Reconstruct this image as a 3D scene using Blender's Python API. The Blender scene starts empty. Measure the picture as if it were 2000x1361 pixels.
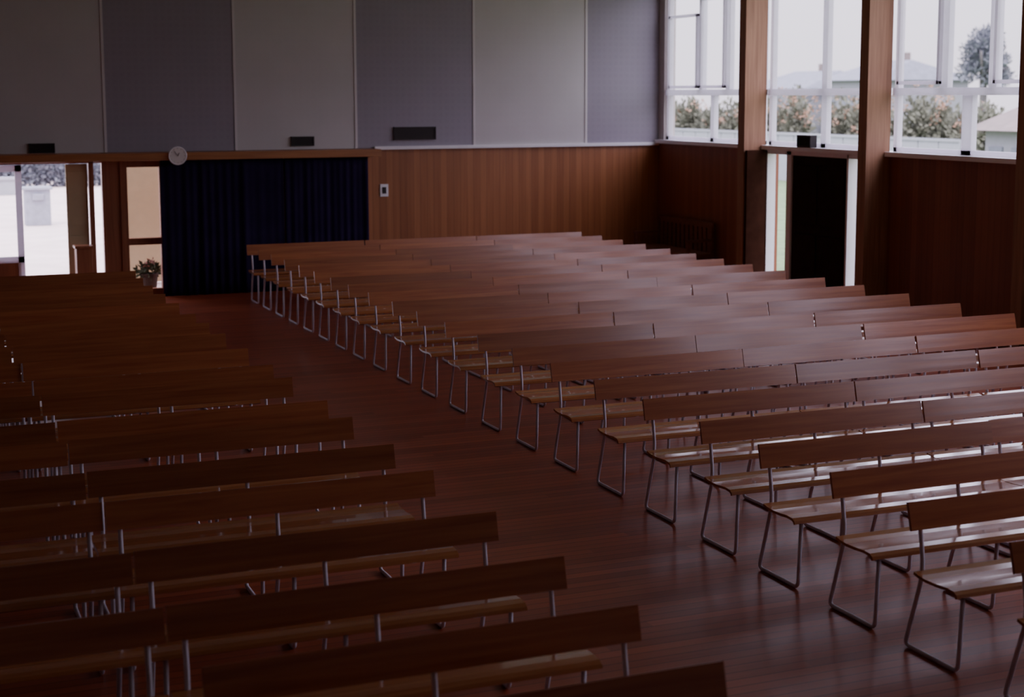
import bpy, bmesh, math, random
import numpy as np
from mathutils import Vector, Matrix
random.seed(7)
SC=bpy.context.scene
COL=SC.collection

# ------------------------------------------------------------------ materials
def new_mat(name):
    m=bpy.data.materials.new(name); m.use_nodes=True
    nt=m.node_tree; b=nt.nodes['Principled BSDF']
    return m,nt,b
def N(nt,t,**k):
    n=nt.nodes.new(t)
    for a,v in k.items(): setattr(n,a,v)
    return n
def math_(nt,op,a,b=None,c=None):
    n=N(nt,'ShaderNodeMath',operation=op)
    for i,v in enumerate((a,b,c)):
        if v is None: continue
        if isinstance(v,(int,float)): n.inputs[i].default_value=v
        else: nt.links.new(v,n.inputs[i])
    return n.outputs[0]
def rgb(c): return (c[0],c[1],c[2],1)
def plain(name,col,rough=.5,metal=0,var=.12,scale=8,coat=0,spec=.5,translucent=0):
    m,nt,b=new_mat(name)
    tc=N(nt,'ShaderNodeTexCoord'); no=N(nt,'ShaderNodeTexNoise'); no.inputs['Scale'].default_value=scale; no.inputs['Detail'].default_value=4
    nt.links.new(tc.outputs['Object'],no.inputs['Vector'])
    r=N(nt,'ShaderNodeValToRGB')
    r.color_ramp.elements[0].position=.3; r.color_ramp.elements[1].position=.7
    r.color_ramp.elements[0].color=rgb([x*(1-var) for x in col]); r.color_ramp.elements[1].color=rgb([min(1,x*(1+var)) for x in col])
    nt.links.new(no.outputs['Fac'],r.inputs[0]); nt.links.new(r.outputs[0],b.inputs['Base Color'])
    b.inputs['Roughness'].default_value=rough; b.inputs['Metallic'].default_value=metal
    b.inputs['Coat Weight'].default_value=coat; b.inputs['Specular IOR Level'].default_value=spec
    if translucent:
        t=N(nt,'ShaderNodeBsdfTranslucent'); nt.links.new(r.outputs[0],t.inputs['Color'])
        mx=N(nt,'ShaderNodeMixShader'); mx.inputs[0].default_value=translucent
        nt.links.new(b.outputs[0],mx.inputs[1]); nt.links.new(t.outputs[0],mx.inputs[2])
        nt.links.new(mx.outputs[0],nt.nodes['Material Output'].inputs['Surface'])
    return m
def wood(name,c1,c2,rough=.3,coat=.3,along='x',objrand=.35,grain=1.0,bump=.0,crough=.15):
    """varnished timber, grain stretched along one axis, tone varied per object"""
    m,nt,b=new_mat(name)
    tc=N(nt,'ShaderNodeTexCoord'); mp=N(nt,'ShaderNodeMapping')
    s={'x':(1.2,28,28),'z':(28,28,1.2),'y':(28,1.2,28)}[along]
    mp.inputs['Scale'].default_value=[v*grain for v in s]
    oi=N(nt,'ShaderNodeObjectInfo')
    add=N(nt,'ShaderNodeVectorMath',operation='ADD')
    sc=N(nt,'ShaderNodeVectorMath',operation='SCALE'); 
    cb=N(nt,'ShaderNodeCombineXYZ')
    for i in range(3): nt.links.new(oi.outputs['Random'],cb.inputs[i])
    nt.links.new(cb.outputs[0],sc.inputs[0]); sc.inputs['Scale'].default_value=37
    nt.links.new(tc.outputs['Object'],mp.inputs['Vector']); nt.links.new(mp.outputs[0],add.inputs[0]); nt.links.new(sc.outputs[0],add.inputs[1])
    no=N(nt,'ShaderNodeTexNoise'); no.inputs['Scale'].default_value=1; no.inputs['Detail'].default_value=5; no.inputs['Distortion'].default_value=.6
    nt.links.new(add.outputs[0],no.inputs['Vector'])
    r=N(nt,'ShaderNodeValToRGB'); r.color_ramp.elements[0].position=.3; r.color_ramp.elements[1].position=.72
    r.color_ramp.elements[0].color=rgb(c1); r.color_ramp.elements[1].color=rgb(c2)
    nt.links.new(no.outputs['Fac'],r.inputs[0])
    hs=N(nt,'ShaderNodeHueSaturation')
    v=math_(nt,'MULTIPLY_ADD',oi.outputs['Random'],objrand,1-objrand/2)
    nt.links.new(v,hs.inputs['Value']); nt.links.new(r.outputs[0],hs.inputs['Color'])
    nt.links.new(hs.outputs[0],b.inputs['Base Color'])
    b.inputs['Roughness'].default_value=rough; b.inputs['Coat Weight'].default_value=coat; b.inputs['Coat Roughness'].default_value=crough
    return m
def boards(name,c1,c2,width,axis,length=None,rough=.35,coat=.2,dark=.45,tone=.5,spec=.5,gap=.06):
    """boards side by side. axis 'sum' -> boards vertical on walls, 'y' -> strips running along x on the floor"""
    m,nt,b=new_mat(name)
    g=N(nt,'ShaderNodeNewGeometry'); sp=N(nt,'ShaderNodeSeparateXYZ'); nt.links.new(g.outputs['Position'],sp.inputs[0])
    if axis=='sum': co=math_(nt,'ADD',sp.outputs[0],sp.outputs[1]); lo=sp.outputs[2]
    else: co=sp.outputs[1]; lo=sp.outputs[0]
    q=math_(nt,'DIVIDE',co,width); idx=math_(nt,'FLOOR',q); fr=math_(nt,'FRACT',q)
    wn=N(nt,'ShaderNodeTexWhiteNoise',noise_dimensions='2D')
    cb=N(nt,'ShaderNodeCombineXYZ'); nt.links.new(idx,cb.inputs[0])
    if length:
        off=math_(nt,'MULTIPLY',math_(nt,'FRACT',math_(nt,'MULTIPLY',idx,.618)),length)
        li=math_(nt,'FLOOR',math_(nt,'DIVIDE',math_(nt,'ADD',lo,off),length)); nt.links.new(li,cb.inputs[1])
    nt.links.new(cb.outputs[0],wn.inputs['Vector'])
    # grain
    cg=N(nt,'ShaderNodeCombineXYZ')
    nt.links.new(math_(nt,'MULTIPLY',lo,1.0),cg.inputs[0]); nt.links.new(math_(nt,'MULTIPLY',co,25),cg.inputs[1]); nt.links.new(math_(nt,'MULTIPLY',wn.outputs['Value'],50),cg.inputs[2])
    no=N(nt,'ShaderNodeTexNoise'); no.inputs['Scale'].default_value=1; no.inputs['Detail'].default_value=4; no.inputs['Distortion'].default_value=.4
    nt.links.new(cg.outputs[0],no.inputs['Vector'])
    t=math_(nt,'ADD',math_(nt,'MULTIPLY',wn.outputs['Value'],tone),math_(nt,'MULTIPLY',no.outputs['Fac'],1-tone))
    r=N(nt,'ShaderNodeValToRGB'); r.color_ramp.elements[0].position=.2; r.color_ramp.elements[1].position=.8
    r.color_ramp.elements[0].color=rgb(c1); r.color_ramp.elements[1].color=rgb(c2); nt.links.new(t,r.inputs[0])
    e=math_(nt,'LESS_THAN',fr,gap)
    mx=N(nt,'ShaderNodeMixRGB',blend_type='MULTIPLY'); nt.links.new(math_(nt,'MULTIPLY',e,1-dark),mx.inputs[0])
    nt.links.new(r.outputs[0],mx.inputs[1]); mx.inputs[2].default_value=(.1,.08,.08,1)
    nt.links.new(mx.outputs[0],b.inputs['Base Color'])
    b.inputs['Roughness'].default_value=rough; b.inputs['Specular IOR Level'].default_value=spec
    b.inputs['Coat Weight'].default_value=coat; b.inputs['Coat Roughness'].default_value=.2
    return m
def perf(name,col,amp=.02):
    """acoustic board: fine weave"""
    m,nt,b=new_mat(name)
    g=N(nt,'ShaderNodeNewGeometry'); sp=N(nt,'ShaderNodeSeparateXYZ'); nt.links.new(g.outputs['Position'],sp.inputs[0])
    s1=math_(nt,'SINE',math_(nt,'MULTIPLY',sp.outputs[2],2*math.pi/.1)); s2=math_(nt,'SINE',math_(nt,'MULTIPLY',sp.outputs[0],2*math.pi/.1))
    no=N(nt,'ShaderNodeTexNoise'); no.inputs['Scale'].default_value=1.5; no.inputs['Detail'].default_value=3; nt.links.new(g.outputs['Position'],no.inputs['Vector'])
    v=math_(nt,'ADD',math_(nt,'MULTIPLY',math_(nt,'MAXIMUM',s1,s2),amp),math_(nt,'MULTIPLY_ADD',no.outputs['Fac'],.14,.91))
    hs=N(nt,'ShaderNodeHueSaturation'); hs.inputs['Color'].default_value=rgb(col); nt.links.new(v,hs.inputs['Value'])
    nt.links.new(hs.outputs[0],b.inputs['Base Color']); b.inputs['Roughness'].default_value=.8
    return m
M_seat=wood('varnished_timber_seat',(.34,.11,.034),(.48,.19,.066),rough=.2,coat=1,crough=.1)
M_back=wood('varnished_timber_backrest',(.27,.070,.022),(.42,.140,.044),rough=.30,coat=.5,objrand=.45)
M_steel=plain('painted_tube_steel',(.72,.68,.76),.45,0)
M_floor=boards('polished_floor_boards',(.24,.046,.017),(.42,.098,.038),.085,'y',2.6,rough=.33,coat=.06,tone=.5,spec=.33,dark=.15,gap=.08)
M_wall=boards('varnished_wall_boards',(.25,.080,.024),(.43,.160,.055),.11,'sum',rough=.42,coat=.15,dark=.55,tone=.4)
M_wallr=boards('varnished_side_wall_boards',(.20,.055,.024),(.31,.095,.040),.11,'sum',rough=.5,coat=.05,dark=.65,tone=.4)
M_beam=wood('beam_timber',(.32,.12,.04),(.46,.19,.065),rough=.4,coat=.1,objrand=0)
M_col=wood('post_timber',(.26,.12,.06),(.40,.205,.11),rough=.6,coat=.0,along='z',objrand=0)
M_cream=perf('cream_acoustic_board',(.60,.575,.57),.006)
M_mauve=perf('mauve_acoustic_board',(.345,.315,.365),.024)
M_white=plain('white_gloss_paint',(.88,.86,.88),.4,var=.02)
M_frame=plain('white_frame_glare_glow',(.90,.88,.92),.4,var=.02,translucent=.55)  # white paint made translucent so backlit frames glow, standing in for lens glare
M_batten=plain('panel_batten_paint',(.70,.66,.66),.6,var=.02)
M_ceil=plain('ceiling_paint',(.55,.49,.47),.8,var=.03)
M_plaster=plain('side_plaster',(.22,.165,.15),.8,var=.05)
M_cream2=plain('cream_lobby_paint',(.48,.43,.27),.7,var=.04)
M_navy=plain('navy_velvet',(.017,.0105,.038),.95,var=.2,scale=3,spec=.08)
M_bdoor=plain('dark_brown_door_paint',(.028,.016,.012),.9,var=.15,spec=.1)
M_dmat=plain('dark_matt_timber',(.05,.02,.013),1,var=.2,spec=0)
M_grille=plain('dark_bronze_grille',(.03,.022,.022),.5,.3)
M_black=plain('black_cloth',(.012,.010,.012),.85,var=.2)
M_dwood=wood('dark_stained_timber',(.13,.04,.022),(.22,.075,.04),rough=.5,coat=.1)
M_wood2=wood('door_timber',(.24,.085,.038),(.34,.135,.06),rough=.4,along='z',objrand=0)
M_bark=plain('grey_bark',(.12,.11,.11),.9)
M_conc=plain('pale_concrete',(.70,.58,.54),.9,var=.1,scale=1.5)
M_grass=plain('lawn_grass',(.12,.19,.08),.95,var=.25,scale=3)
M_leaf=plain('hazy_leaves',(.155,.16,.115),.8,var=.3,scale=2)
M_leafd=plain('dark_tree_leaves',(.16,.17,.20),.8,var=.25,scale=1)
M_flower=plain('orange_flowers',(.34,.20,.13),.7,var=.2)
M_fence=plain('pale_fence',(.30,.31,.34),.8,var=.05)
M_roof=plain('grey_tile_roof',(.17,.18,.215),.8,var=.12,scale=3)
M_roof2=plain('brown_tile_roof',(.20,.16,.15),.8,var=.12,scale=3)
M_house=plain('house_render',(.25,.25,.28),.8,var=.05)
M_face=plain('clock_face',(.78,.74,.70),.4,var=.02)
M_hand=plain('clock_hand_grey',(.22,.2,.2),.5)
M_pot=plain('dark_glazed_pot',(.04,.025,.02),.9,spec=.1)
M_lf=plain('fern_green',(.04,.045,.025),.9,var=.4,spec=.1)
M_red=plain('red_petals',(.16,.06,.045),.8)

# ------------------------------------------------------------------ mesh helpers
def obj_from_bm(name,bm,mat,loc=(0,0,0),smooth=False):
    me=bpy.data.meshes.new(name); bm.to_mesh(me); bm.free()
    for m in (mat if isinstance(mat,(list,tuple)) else [mat]): me.materials.append(m)
    if smooth:
        for p in me.polygons: p.use_smooth=True
    o=bpy.data.objects.new(name,me); o.location=loc; COL.objects.link(o); return o
def add_box(bm,x,y,z,bev=0,mi=0):
    r=bmesh.ops.create_cube(bm,size=1.0)
    vs=r['verts']
    for v in vs:
        v.co=Vector(((x[0]+x[1])/2+v.co.x*(x[1]-x[0]),(y[0]+y[1])/2+v.co.y*(y[1]-y[0]),(z[0]+z[1])/2+v.co.z*(z[1]-z[0])))
    fs=set(f for v in vs for f in v.link_faces)
    for f in fs: f.material_index=mi
    if bev:
        es=list(set(e for v in vs for e in v.link_edges))
        bmesh.ops.bevel(bm,geom=es,offset=bev,segments=2,affect='EDGES',profile=.7)
def boxes(name,lst,mat,bev=0,origin=None):
    """lst of (x,y,z[,mi]) in world coords -> one mesh with its origin at the base centre"""
    xs=[v for b in lst for v in b[0]]; ys=[v for b in lst for v in b[1]]; zs=[v for b in lst for v in b[2]]
    o=origin or ((min(xs)+max(xs))/2,(min(ys)+max(ys))/2,min(zs))
    bm=bmesh.new()
    for b in lst:
        add_box(bm,[v-o[0] for v in b[0]],[v-o[1] for v in b[1]],[v-o[2] for v in b[2]],bev,b[3] if len(b)>3 else 0)
    return obj_from_bm(name,bm,mat,o)
def structure(o): o['kind']='structure'; return o
def thing(o,label,cat,group=None):
    o['label']=label; o['category']=cat
    if group: o['group']=group
    return o
def empty(name,loc):
    e=bpy.data.objects.new(name,None); e.empty_display_size=.1; e.location=loc; COL.objects.link(e); return e
def child(o,par):
    # geometry was built in world coords: keep the transform
    o.parent=par; o.location=Vector(o.location)-Vector(par.location); return o
def fillet(pts,r,n=4):
    out=[Vector(pts[0])]
    for i in range(1,len(pts)-1):
        a,b,c=Vector(pts[i-1]),Vector(pts[i]),Vector(pts[i+1])
        d1=(a-b).normalized(); d2=(c-b).normalized(); rr=min(r,(a-b).length*.45,(c-b).length*.45)
        p1=b+d1*rr; p2=b+d2*rr
        for k in range(n+1):
            t=k/n; out.append(p1*(1-t)**2+b*2*t*(1-t)+p2*t*t)
    out.append(Vector(pts[-1])); return out
def add_tube(bm,pts,r,seg=8,mi=0):
    rings=[]; n=len(pts); ref=None
    for i,p in enumerate(pts):
        t=(pts[min(i+1,n-1)]-pts[max(i-1,0)]).normalized()
        if ref is None: ref=Vector((1,0,0)) if abs(t.x)<.9 else Vector((0,1,0))
        u=(ref-t*ref.dot(t)).normalized(); v=t.cross(u); ref=u
        rings.append([bm.verts.new(p+u*math.cos(2*math.pi*k/seg)*r+v*math.sin(2*math.pi*k/seg)*r) for k in range(seg)])
    for a,b in zip(rings,rings[1:]):
        for k in range(seg):
            f=bm.faces.new((a[k],a[(k+1)%seg],b[(k+1)%seg],b[k])); f.smooth=True; f.material_index=mi
    bm.faces.new(rings[0][::-1]).material_index=mi; bm.faces.new(rings[-1]).material_index=mi
def add_profile(bm,prof,x0,x1):
    """closed yz profile extruded along x"""
    a=[bm.verts.new((x0,y,z)) for y,z in prof]; b=[bm.verts.new((x1,y,z)) for y,z in prof]
    n=len(prof)
    for i in range(n): bm.faces.new((a[i],b[i],b[(i+1)%n],a[(i+1)%n]))
    bm.faces.new(a[::-1]); bm.faces.new(b)

# ------------------------------------------------------------------ bench prototype meshes
def slab(path,th):
    up=[]; dn=[]
    for i,(y,z) in enumerate(path):
        y0,z0=path[max(i-1,0)]; y1,z1=path[min(i+1,len(path)-1)]
        d=Vector((y1-y0,z1-z0)).normalized(); n=Vector((-d.y,d.x))
        up.append((y+n.x*th/2,z+n.y*th/2)); dn.append((y-n.x*th/2,z-n.y*th/2))
    return up+dn[::-1]
def bench_meshes(L):
    out={}
    bm=bmesh.new()   # seat, moulded plywood: rear lip up, front edge rolled down
    path=[(-.41,.412),(-.403,.426),(-.385,.436),(-.33,.440),(-.25,.434),(-.17,.432),(-.11,.437),(-.07,.447)]
    add_profile(bm,slab(path,.016),-L/2,L/2)
    bmesh.ops.recalc_face_normals(bm,faces=bm.faces)
    o=obj_from_bm('seat',bm,M_seat); out['seat']=o.data; bpy.data.objects.remove(o)
    bm=bmesh.new()   # backrest board, leaning back, gently curved
    path=[(-.037,.658),(-.029,.69),(-.021,.72),(-.012,.755),(-.004,.785),(0,.80)]
    add_profile(bm,slab(path,.018),-L/2,L/2)
    bmesh.ops.recalc_face_normals(bm,faces=bm.faces)
    o=obj_from_bm('backrest',bm,M_back); out['backrest']=o.data; bpy.data.objects.remove(o)
    bm=bmesh.new()   # sled frame of bent tube
    r=.0115
    p=fillet([(0,.012,.775),(0,-.022,.66),(0,-.05,.50),(0,-.045,.40),(0,.075,r),(0,-.355,r),(0,-.375,.414)],.04,5)
    add_tube(bm,p,r)
    p=fillet([(0,-.38,.408),(0,-.35,.418),(0,-.10,.418),(0,-.05,.428)],.03,3)
    add_tube(bm,p,r*.85)
    bmesh.ops.recalc_face_normals(bm,faces=bm.faces)
    o=obj_from_bm('leg_frame',bm,M_steel); out['leg']=o.data; bpy.data.objects.remove(o)
    return out
MESH={}
def make_bench(xc,y,L,rotz,label,group,dx=0):
    key=round(L,2)
    if key not in MESH: MESH[key]=bench_meshes(L)
    ms=MESH[key]
    e=empty('bench',(xc,y,0)); e.rotation_euler=(0,0,rotz)
    thing(e,label,'bench',group)
    for nm,me,px in [('seat',ms['seat'],0),('backrest',ms['backrest'],0),('leg_frame',ms['leg'],-L/2+.07),('leg_frame',ms['leg'],0),('leg_frame',ms['leg'],L/2-.07)]:
        o=bpy.data.objects.new(nm,me); COL.objects.link(o); o.parent=e; o.location=(px,0,0)
    return e
P=.7783; Y0=21.849
dyR={12:-.05,13:-.065,14:-.07,15:-.08,16:-.08,17:-.09,18:-.025,19:0,20:.085,21:.09,7:0,8:.03,9:.0,10:.02,11:0}
def rowR(k):
    if k<7: return (Y0-7*P)+(7-k)*.712
    return Y0-k*P+dyR.get(k,0)
LR=1.715
for k in range(22):
    y=rowR(k)
    jj=random.uniform(-.008,.008)
    make_bench(4.827+LR/2,y,LR,jj*.6,'long timber bench on grey tube frame beside the aisle','benches of the window-side block')
    if k<=18: make_bench(6.552+LR/2,y+random.uniform(-.015,.015),LR,random.uniform(-.005,.005),'timber bench on tube frame, middle of its row','benches of the window-side block')
    if k<=15: make_bench(8.277+LR/2+(.0 if k<9 else .015),y+random.uniform(-.015,.015),LR,random.uniform(-.005,.005),'timber bench on tube frame, window end of its row','benches of the window-side block')
dyL={22:.06,21:-.03,20:-.07,19:-.02,18:.14,17:.07,16:.15,15:-.03,14:.15,13:-.05,12:.03,11:.13,10:.05,9:-.08}
LL=1.79
exL={5:.02,4:.06}
for k in range(4,23):
    y=Y0-k*P+dyL.get(k,0)
    make_bench(2.82-LL/2+exL.get(k,0),y,LL,random.uniform(-.006,.006),'long timber bench on grey tube frame beside the aisle','benches of the door-side block')
    if k<=20: make_bench(1.015-LL/2+exL.get(k,0),y+random.uniform(-.02,.02),LL,random.uniform(-.006,.006),'timber bench on tube frame away from the aisle','benches of the door-side block')

# ------------------------------------------------------------------ room shell
YW=22.63; XW=11.96; XL_=-4.2; YB=-3.0; ZC=5.3
structure(boxes('floor',[((XL_-.2,XW+.2),(YB-.2,YW+.2),(-.12,0))],M_floor))
structure(boxes('ceiling',[((XL_-.2,XW+.3),(YB-.2,YW+.2),(ZC,ZC+.15))],M_ceil))
structure(boxes('wall_left',[((XL_-.2,XL_),(YB-.2,YW+.2),(0,ZC))],M_plaster))
structure(boxes('wall_rear',[((XL_,XW+.2),(YB-.2,YB),(0,ZC))],M_ceil))
structure(boxes('wall_back',[((XL_,XW+.2),(YW,YW+.2),(2.06,ZC))],M_plaster))
structure(boxes('wall_back_boarding',[((3.9,XW+.2),(YW,YW+.2),(0,2.06))],M_wall))
structure(boxes('wall_back_entry',[((XL_,.9),(YW,YW+.2),(0,2.06))],M_wood2))
seams=[1.22,3.12,4.99,6.82,8.73,10.65,XW]
structure(boxes('wall_back_panel',[((XL_,-.65),(YW-.02,YW),(2.08,ZC))],M_cream))
structure(boxes('wall_back_panel',[((-.65,1.22),(YW-.02,YW),(2.08,ZC))],M_mauve))
for i in range(6):
    structure(boxes('wall_back_panel',[((seams[i],seams[i+1]),(YW-.02,YW),(2.08,ZC))],M_cream if i%2==0 else M_mauve))
n=1
def trim(lst,mat=M_white,bev=0):
    global n
    o=structure(boxes('trim_%d'%n,lst,mat,bev)); n+=1; return o
for s in seams[:-1]: trim([((s-.018,s+.018),(YW-.03,YW-.02),(2.08,ZC))],M_batten)
trim([((7.1,XW),(YW-.06,YW),(2.055,2.105))],bev=.006)                  # white cap over the boarding
trim([((XL_,7.1),(YW-.38,YW-.02),(1.965,2.075))],M_beam,.008)           # timber beam over entrance and curtain
trim([((6.93,6.99),(YW-.03,YW),(0,1.96))],M_wall,.004)
# right wall
cols=[19.4,16.45,13.5,10.55,7.6,4.65,1.7,-1.25]
ZS=2.15; ZT=4.75; YN=1.7
low=[((XW,XW+.2),(YB,16.92),(0,ZS-.06)),((XW,XW+.2),(19.27,YW),(0,ZS-.06))]
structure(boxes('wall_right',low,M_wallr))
structure(boxes('wall_right_upper',[((XW,XW+.2),(YB,YW),(ZT,ZC)),((XW,XW+.2),(22.42,YW),(ZS-.06,ZT)),((XW,XW+.2),(YB,YN),(ZS-.06,ZT))],M_ceil))
trim([((XW-.08,XW+.22),(YN,YW),(ZS-.06,ZS))],bev=.006)                 # window sill
for c in cols: trim([((XW-.36,XW),(c-.09,c+.09),(0,ZC))],M_col,.004)
def window(i,y0,y1,ups,los,sash=None,rail=None):
    """frame, transom and mullions of one bay"""
    x=(XW+.05,XW+.13); b=[]
    b+= [(x,(y0,y0+.07),(ZS,ZT)),(x,(y1-.07,y1),(ZS,ZT)),(x,(y0,y1),(ZS,ZS+.06)),(x,(y0,y1),(ZT-.07,ZT)),((XW+.02,XW+.15),(y0,y1),(2.86,2.95))]
    for m,w in ups: b.append((x,(m-w/2,m+w/2),(2.95,ZT)))
    for m,w in los: b.append((x,(m-w/2,m+w/2),(ZS,2.86)))
    for (a,c,z0,z1) in (sash or []):
        xx=(XW+.0,XW+.05); t=.045
        b+=[(xx,(a,c),(z0,z0+t)),(xx,(a,c),(z1-t,z1)),(xx,(a,a+t),(z0,z1)),(xx,(c-t,c),(z0,z1))]
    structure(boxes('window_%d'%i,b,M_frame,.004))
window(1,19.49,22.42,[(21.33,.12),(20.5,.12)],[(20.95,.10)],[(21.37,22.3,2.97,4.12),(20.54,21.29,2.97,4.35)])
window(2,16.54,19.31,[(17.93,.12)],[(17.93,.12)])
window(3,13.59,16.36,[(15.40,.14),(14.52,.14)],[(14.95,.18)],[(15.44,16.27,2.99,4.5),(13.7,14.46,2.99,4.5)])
for i,c in enumerate(cols[2:6]):  # unseen nearer bays, kept open as added light for the bench boards
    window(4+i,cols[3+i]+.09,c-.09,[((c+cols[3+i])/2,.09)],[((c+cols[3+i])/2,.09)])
# door bay under window 2
fr=[((XW-.02,XW+.12),(19.22,19.30),(0,2.09)),((XW-.02,XW+.12),(18.60,18.72),(0,2.09)),((XW-.02,XW+.12),(17.22,17.26),(0,2.09)),((XW-.02,XW+.12),(16.92,17.0),(0,2.09)),
    ((XW-.02,XW+.12),(16.92,19.30),(2.03,2.09)),((XW-.02,XW+.12),(18.72,19.22),(0,.12)),((XW-.02,XW+.12),(17.0,17.22),(0,.12))]
structure(boxes('trim_%d'%n,fr,M_white,.004)); n+=1
structure(boxes('trim_%d'%n,[((XW-.35,XW-.03),(19.235,19.30),(0,2.08))],M_dmat,.004)); n+=1
d=boxes('door_1',[((XW+.01,XW+.06),(17.26,18.60),(.01,2.03)),((XW-.005,XW+.01),(17.34,17.88),(.2,.95)),((XW-.005,XW+.01),(17.34,17.88),(1.1,1.9)),((XW-.005,XW+.01),(17.98,18.52),(.2,.95)),((XW-.005,XW+.01),(17.98,18.52),(1.1,1.9))],M_bdoor,.004)
structure(d)
# ------------------------------------------------------------------ curtains
def drape(name,x0,x1,y,z0,z1,mat,amp=.022,seed=0):
    rnd=random.Random(seed); bm=bmesh.new(); nx=int((x1-x0)/.012); nz=10; g=[]
    fr=[(rnd.uniform(3,9)*rnd.choice((1,1,1.7,2.3)),rnd.uniform(0,6.28),rnd.uniform(.3,1)) for _ in range(9)]
    tot=sum(w for _,_,w in fr)
    for i in range(nx+1):
        t=i/nx; x=(x1-x0)*t; col=[]
        h=sum(w*math.sin(2*math.pi*x*q*.5+p) for q,p,w in fr)/tot*2.2
        for j in range(nz+1):
            s=j/nz; a=amp*(.6+.4*(1-s))
            yy=max(-1.3,min(1.3,h))*a
            col.append(bm.verts.new((x-(x1-x0)/2,yy,(z1-z0)*s)))
        g.append(col)
    for a,b in zip(g,g[1:]):
        for j in range(nz): bm.faces.new((a[j],b[j],b[j+1],a[j+1])).smooth=True
    o=obj_from_bm(name,bm,mat,((x0+x1)/2,y,z0),True)
    s=o.modifiers.new('t','SOLIDIFY'); s.thickness=.006
    return o
thing(drape('curtain',3.83,5.62,22.36,.005,1.963,M_navy,seed=1),'dark navy floor-length pleated curtain under the timber beam','curtain','navy curtains under the beam')
thing(drape('curtain',5.64,6.92,22.36,.005,1.963,M_navy,seed=2),'dark navy floor-length pleated curtain drawn against the timber boarding','curtain','navy curtains under the beam')
# ------------------------------------------------------------------ entrance screen in the back wall
yy=(YW+.0,YW+.1)
structure(boxes('trim_%d'%n,[((3.05,3.30),yy,(0,1.965)),((3.30,3.40),(YW-.03,YW+.1),(0,1.965)),((3.86,3.95),yy,(0,1.965)),((3.40,3.86),yy,(.74,.84)),((3.40,3.86),yy,(1.86,1.965)),((3.40,3.86),yy,(0,.10))],M_wood2,.004)); n+=1
structure(boxes('trim_%d'%n,[((.9,.98),yy,(0,1.965)),((2.87,2.94),yy,(0,1.965)),((.9,3.05),yy,(1.93,1.965))],M_wood2,.004)); n+=1
def glazed_door(i,x0,x1,y,mat,bottom):
    b=[((x0,x0+.09),(y,y+.045),(.02,1.92)),((x1-.09,x1),(y,y+.045),(.02,1.92)),((x0,x1),(y,y+.045),(1.83,1.92)),((x0,x1),(y,y+.045),(bottom-.07,bottom+.02)),((x0+.05,x1-.05),(y+.01,y+.035),(.02,bottom-.05),1)]
    return structure(boxes('door_%d'%i,b,[mat,M_wood2],.004))
M_lfr=plain('door_leaf_paint',(.80,.78,.84),.4,var=.02,translucent=.3)  # translucent mix as on the window frames, so the backlit leaf glows pale
glazed_door(2,.99,1.96,YW+.03,M_lfr,.62)
structure(boxes('door_3',[((2.56,2.86),(YW+.06,YW+.10),(.02,1.92)),((2.58,2.84),(YW+.05,YW+.06),(.2,.9)),((2.58,2.84),(YW+.05,YW+.06),(1.05,1.8))],M_cream2,.004))
structure(boxes('wall_lobby',[((3.3,4.6),(24.3,24.45),(0,2.6))],M_cream2))
# pot plant behind the low pane of the screen
pe=empty('potted_plant',(3.78,23.3,-.03)); thing(pe,'small leafy potted plant with red flowers behind the entrance screen','plant')
def part(nm,bm,mat,par,smooth=False):
    o=obj_from_bm(nm,bm,mat,(0,0,0),smooth); o.parent=par; return o
bm=bmesh.new(); bmesh.ops.create_cone(bm,cap_ends=True,segments=20,radius1=.10,radius2=.13,depth=.26,matrix=Matrix.Translation((0,0,.13)))
bmesh.ops.create_cone(bm,cap_ends=True,segments=20,radius1=.14,radius2=.14,depth=.03,matrix=Matrix.Translation((0,0,.26)))
part('pot',bm,M_pot,pe)
def leaves(bm,n,c,rad,size,rnd,shell=.5,up=.3):
    for _ in range(n):
        v=Vector((rnd.gauss(0,1),rnd.gauss(0,1),rnd.gauss(0,1))).normalized()*rnd.uniform(shell,1)
        p=Vector((c[0]+v.x*rad[0],c[1]+v.y*rad[1],c[2]+v.z*rad[2]))
        d=(v+Vector((rnd.uniform(-.6,.6),rnd.uniform(-.6,.6),rnd.uniform(-.3,.9)*up*3))).normalized()
        s=d.cross(Vector((rnd.uniform(-1,1),rnd.uniform(-1,1),rnd.uniform(-1,1)))).normalized()
        l=size*rnd.uniform(.6,1.3)
        a=[bm.verts.new(p),bm.verts.new(p+d*l*.5+s*l*.25),bm.verts.new(p+d*l),bm.verts.new(p+d*l*.5-s*l*.25)]
        bm.faces.new(a)
rnd=random.Random(3)
bm=bmesh.new(); leaves(bm,220,(0,0,.32),(.20,.16,.09),.09,rnd,.2); part('foliage',bm,M_lf,pe)['kind']='stuff'
bm=bmesh.new()
for _ in range(4):
    c=(rnd.uniform(-.16,.08),rnd.uniform(-.16,.05),rnd.uniform(.42,.52)); leaves(bm,12,c,(.03,.03,.03),.045,rnd,.1)
part('flowers',bm,M_red,pe)['kind']='stuff'
we=boxes('wooden_bin',[((2.62,2.84),(YW-.34,YW-.12),(0,.75)),((2.60,2.86),(YW-.36,YW-.10),(.75,.79))],M_wood2,.01)
thing(we,'slim brown timber bin standing beside the open cream door','bin')
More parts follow.
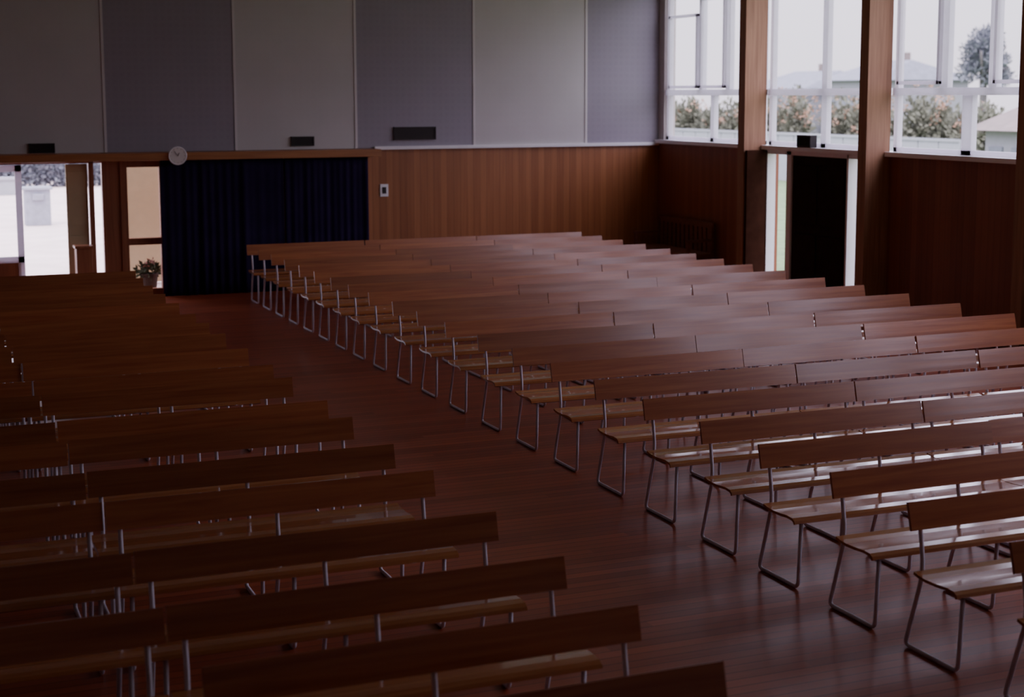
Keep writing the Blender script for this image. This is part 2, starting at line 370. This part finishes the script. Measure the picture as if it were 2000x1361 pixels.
# ------------------------------------------------------------------ small wall things
def vent(x0,x1,z0,z1,y,label):
    e=empty('vent_grille',((x0+x1)/2,y,z0)); thing(e,label,'vent')
    t=.018
    f=boxes('frame',[((x0,x1),(y-.03,y),(z0,z0+t)),((x0,x1),(y-.03,y),(z1-t,z1)),((x0,x0+t),(y-.03,y),(z0,z1)),((x1-t,x1),(y-.03,y),(z0,z1)),((x0,x1),(y-.006,y),(z0,z1))],M_grille)
    child(f,e)
    ns=max(3,int((z1-z0)/.03)); b=[]
    for i in range(ns):
        z=z0+t+(z1-z0-2*t)*(i+.5)/ns; b.append(((x0+t,x1-t),(y-.026,y-.006),(z-.004,z+.004)))
    child(boxes('louvre',b,M_grille),e)
vent(2.07,2.42,2.085,2.22,YW-.02,'small dark louvred vent on the cream panel above the beam')
vent(5.81,6.16,2.13,2.27,YW-.02,'small dark louvred vent on the cream panel above the curtain')
vent(7.41,8.09,2.20,2.395,YW-.02,'large dark louvred vent on the mauve panel above the boarding')
ce=empty('wall_clock',(4.06,YW-.38,2.03)); ce.rotation_euler=(math.radians(90),0,0)
thing(ce,'round wall clock with pale face on the timber beam','clock')
bm=bmesh.new(); bmesh.ops.create_cone(bm,cap_ends=True,segments=40,radius1=.118,radius2=.118,depth=.03,matrix=Matrix.Translation((0,0,.015)))
part('clock_face',bm,M_face,ce)
bm=bmesh.new()
ring=[Vector((math.cos(a)*.122,math.sin(a)*.122,.025)) for a in [2*math.pi*i/40 for i in range(41)]]
add_tube(bm,ring,.010); part('rim',bm,M_white,ce,True)
for a,l,w in ((math.radians(60),.05,.004),(math.radians(125),.08,.003)):
    bm=bmesh.new(); dv=Vector((math.cos(a),math.sin(a),0)); add_tube(bm,[Vector((0,0,.034)),dv*l+Vector((0,0,.034))],w,6)
    part('clock_hand',bm,M_hand,ce)
bm=bmesh.new()
for i in range(12):
    a=2*math.pi*i/12; dv=Vector((math.cos(a),math.sin(a),0)); add_tube(bm,[dv*.095+Vector((0,0,.031)),dv*.108+Vector((0,0,.031))],.003,4)
part('hour_marks',bm,M_hand,ce)
se=empty('light_switch',(7.255,YW,1.35)); thing(se,'white framed light switch plate on the timber boarding','switch')
child(boxes('plate',[((7.19,7.32),(YW-.015,YW),(1.34,1.53))],M_white,.004),se)
child(boxes('rocker',[((7.225,7.285),(YW-.022,YW-.012),(1.385,1.485))],M_grille,.003),se)
sp=empty('speaker_box',(XW-.05,18.2,ZS)); thing(sp,'small black speaker box on the window sill above the door','speaker')
child(boxes('cabinet',[((XW-.09,XW+.02),(18.03,18.37),(ZS,ZS+.17))],M_grille,.01),sp)
child(boxes('speaker_grille',[((XW-.096,XW-.088),(18.06+i*.031,18.075+i*.031),(ZS+.025,ZS+.145)) for i in range(10)],M_black),sp)
# dark timber settle in the corner
te=empty('timber_settle',(11.6,21.5,0)); thing(te,'dark stained timber settle against the boarded wall in the corner','bench')
y0,y1=20.6,22.4
child(boxes('backrest',[((11.86,11.90),(y0,y1),(.84,.93))]+[((11.865,11.89),(y0+.1+i*.14,y0+.19+i*.14),(.45,.85)) for i in range(12)],M_dwood,.006),te)
child(boxes('seat',[((11.42,11.88),(y0,y1),(.42,.46))],M_dwood,.01),te)
for a in (y0,y1-.05): child(boxes('armrest',[((11.40,11.88),(a,a+.06),(.64,.68)),((11.42,11.47),(a+.005,a+.05),(.45,.65))],M_dwood,.008),te)
for a in (y0+.02,y1-.07):
    for b in (11.43,11.84): child(boxes('leg',[((b,b+.05),(a,a+.05),(0,.43 if b<11.6 else .9))],M_dwood,.006),te)
# ------------------------------------------------------------------ outside
g=boxes('floor_lawn',[((-60,160),(-40,180),(-.5,-.16))],M_grass); structure(g)
g=boxes('floor_pavement',[((-12,9),(YW+.2,75),(-.15,-.03))],M_conc); structure(g)
def fence(x,y0,y1,h):
    b=[((x-.03,x+.03),(y,y+.95),(-.16,h)) for y in np.arange(y0,y1,1.0)]
    b+=[((x-.06,x+.06),(y0,y1),(h,h+.08))]
    return thing(boxes('boundary_fence',b,M_fence),'pale panel boundary fence beyond the lawn','fence')
fence(30,37.6,64,1.45)
def bush(loc,rad,n,seed,flow,label,mat=M_leaf,size=.2):
    rnd=random.Random(seed); e=empty('flowering_bush',loc); thing(e,label,'bush','flowering bushes behind the fence')
    bm=bmesh.new()
    for _ in range(11):
        c=(rnd.uniform(-.5,.5)*rad[0],rnd.uniform(-.8,.8)*rad[1],rad[2]*rnd.uniform(.6,1.15)); leaves(bm,n//11,c,(rad[0]*.5,rad[1]*.36,rad[2]*rnd.uniform(.5,.85)),size,rnd,.1)
    part('foliage',bm,mat,e)['kind']='stuff'
    bm=bmesh.new()
    add_tube(bm,[Vector((0,0,0)),Vector((rnd.uniform(-.2,.2),rnd.uniform(-.3,.3),rad[2]*1.2))],.05,6)
    part('stem',bm,M_bark,e)
    if flow:
        bm=bmesh.new()
        for _ in range(flow):
            c=(rnd.uniform(-rad[0],0),rnd.uniform(-1,1)*rad[1],rad[2]*rnd.uniform(1.1,1.85)); leaves(bm,10,c,(.1,.1,.16),.12,rnd,.1)
        part('flowers',bm,M_flower,e)['kind']='stuff'
i=0
for yc in np.arange(39.2,60,2.55):
    i+=1; h=random.Random(i).uniform(1.55,1.8)
    bush((32,yc,-.16),(.9,1.0,h),5600,i,30 if 42<yc<52 else 12,'hazy green bush with orange flowers behind the fence')
def house(loc,w,d,hw,hr,mroof,label):
    """hipped house, ridge along y"""
    e=empty('house',loc); thing(e,label,'house')
    bm=bmesh.new(); add_box(bm,(-w/2,w/2),(-d/2,d/2),(0,hw)); part('walls',bm,M_house,e)
    bm=bmesh.new(); a=.4; q=min(1.2,d*.3)
    add=[(-w/2-a,-d/2-a,hw),(w/2+a,-d/2-a,hw),(w/2+a,d/2+a,hw),(-w/2-a,d/2+a,hw),(0,-d/2+q,hw+hr),(0,d/2-q,hw+hr)]
    v=[bm.verts.new(p) for p in add]
    for f in ((0,1,4),(1,2,5,4),(2,3,5),(3,0,4,5),(3,2,1,0)): bm.faces.new([v[q] for q in f])
    part('roof',bm,mroof,e)
    for k in range(3):
        bm=bmesh.new()
        yy=-d/2+d*(k+.5)/3; add_box(bm,(-w/2-.04,-w/2),(yy-d*.1,yy+d*.1),(hw*.4,hw*.8)); part('house_window',bm,M_roof,e)
    bm=bmesh.new(); add_box(bm,(.3,.9),(-.4,.3),(hw+hr*.3,hw+hr+.5)); part('chimney',bm,M_roof2,e)
house((62,93.5,-.16),7,8,3.4,1.25,M_roof,'pale house with grey roof behind the bushes')
house((62,84.5,-.16),7,6,3.9,1.3,M_roof,'pale house with grey roof near the dark tree')
house((50,110,-.16),7,12,3.2,1.1,M_roof,'pale long house with grey roof')
house((28,31.4,-.16),2.2,2.6,2.1,.85,M_roof2,'low outbuilding with brown roof beside the fence')
def tree(loc,h,r,label,seed):
    rnd=random.Random(seed); e=empty('tree',loc); thing(e,label,'tree')
    bm=bmesh.new(); add_tube(bm,[Vector((0,0,0)),Vector((.1,.05,h*.4)),Vector((0,.1,h*.85))],.22,8)
    for _ in range(6):
        a=rnd.uniform(0,6.28); add_tube(bm,[Vector((0,0,h*.5)),Vector((math.cos(a)*r*.7,math.sin(a)*r*.7,h*rnd.uniform(.65,.85)))],.07,5)
    part('trunk',bm,M_bark,e)
    bm=bmesh.new()
    for _ in range(16):
        q=rnd.uniform(0,1); c=(rnd.uniform(-.6,.6)*r*(1.1-q),rnd.uniform(-.8,.8)*r*(1.1-q),h*(.5+.45*q)); leaves(bm,420,c,(r*.4,r*.42,r*.25),.26,rnd,.1)
    part('foliage',bm,M_leafd,e)['kind']='stuff'
tree((62,75.8,-.16),6.9,2.1,'dark leafy tree rising above the roofs',5)
# entrance forecourt: bin, hedge, low wall
M_bin=plain('grey_concrete',(.26,.27,.32),.9)
thing(boxes('concrete_bin',[((3.2,3.75),(36.3,36.8),(-.03,.78)),((3.15,3.8),(36.25,36.85),(.78,.84)),((3.35,3.6),(36.24,36.3),(.55,.70))],M_bin,.02),'pale grey square concrete bin on the forecourt','bin')
thing(boxes('garden_wall',[((-4,4.0),(48,48.3),(-.03,.42)),((-4,4.05),(47.95,48.35),(.42,.5))],M_fence,.01),'pale low garden wall across the forecourt','garden wall')
bm=bmesh.new(); rnd=random.Random(9)
for k in range(16): leaves(bm,1200,(-4.5+k*.6,0,.6),(.5,.5,.65),.2,rnd,.1)
thing(obj_from_bm('hedge',bm,M_leafd,(8.2,52,-.03)),'dark green clipped hedge at the edge of the forecourt','hedge')

# ------------------------------------------------------------------ light
w=bpy.data.worlds.new('World'); SC.world=w; w.use_nodes=True; nt=w.node_tree
bg=nt.nodes['Background']; tc=N(nt,'ShaderNodeTexCoord'); s=N(nt,'ShaderNodeSeparateXYZ'); nt.links.new(tc.outputs['Generated'],s.inputs[0])
r=N(nt,'ShaderNodeValToRGB'); cr=r.color_ramp
cr.elements[0].position=0.0; cr.elements[0].color=(.31,.285,.335,1)
cr.elements[1].position=.32; cr.elements[1].color=(.82,.77,1,1)
e2=cr.elements.new(.12); e2.color=(.36,.335,.40,1)
nt.links.new(s.outputs[2],r.inputs[0]); nt.links.new(r.outputs[0],bg.inputs['Color']); bg.inputs['Strength'].default_value=7.6
sl=bpy.data.lights.new('sun','SUN'); sl.energy=4; sl.angle=math.radians(3); sl.color=(1,.92,.84)
so=bpy.data.objects.new('sun',sl); COL.objects.link(so); so.rotation_euler=Vector((-.35,-.45,.85)).to_track_quat('Z','Y').to_euler(); so.location=(0,0,20)
def portal(loc,rot,sx,sy):
    l=bpy.data.lights.new('window_portal','AREA'); l.shape='RECTANGLE'; l.size=sx; l.size_y=sy
    l.cycles.is_portal=True
    o=bpy.data.objects.new('window_portal',l); COL.objects.link(o); o.location=loc; o.rotation_euler=rot
portal((XW+.22,(YN+YW)/2,(ZS+ZT)/2),(0,math.radians(90),0),ZT-ZS,YW-YN)
portal((2.4,YW+.22,1.0),(math.radians(-90),0,0),3.0,2.0)
portal((XW+.22,18.1,1.0),(0,math.radians(90),0),2.0,2.4)

# ------------------------------------------------------------------ camera
f,yaw,pitch,roll,cyo,H=3022.73,.3925,.1313,-.0025,-96.07,2.8765
s_,c_=math.sin(yaw),math.cos(yaw)
fw=Vector((s_,c_,0)); rt=Vector((c_,-s_,0)); up=Vector((0,0,1))
f2=fw*math.cos(pitch)-up*math.sin(pitch); u2=up*math.cos(pitch)+fw*math.sin(pitch)
r3=rt*math.cos(roll)+u2*math.sin(roll); u3=u2*math.cos(roll)-rt*math.sin(roll)
cd=bpy.data.cameras.new('camera'); cam=bpy.data.objects.new('camera',cd); COL.objects.link(cam)
cam.matrix_world=Matrix(((r3.x,u3.x,-f2.x,0),(r3.y,u3.y,-f2.y,0),(r3.z,u3.z,-f2.z,H),(0,0,0,1)))
cd.sensor_fit='HORIZONTAL'; cd.sensor_width=36; cd.lens=f/2000*36; cd.shift_y=cyo/2000; cd.clip_end=500
cd.dof.use_dof=True; cd.dof.focus_distance=11.5; cd.dof.aperture_fstop=2.3
SC.camera=cam
SC.view_settings.view_transform='AgX'; SC.view_settings.look='None'; SC.view_settings.exposure=-.3
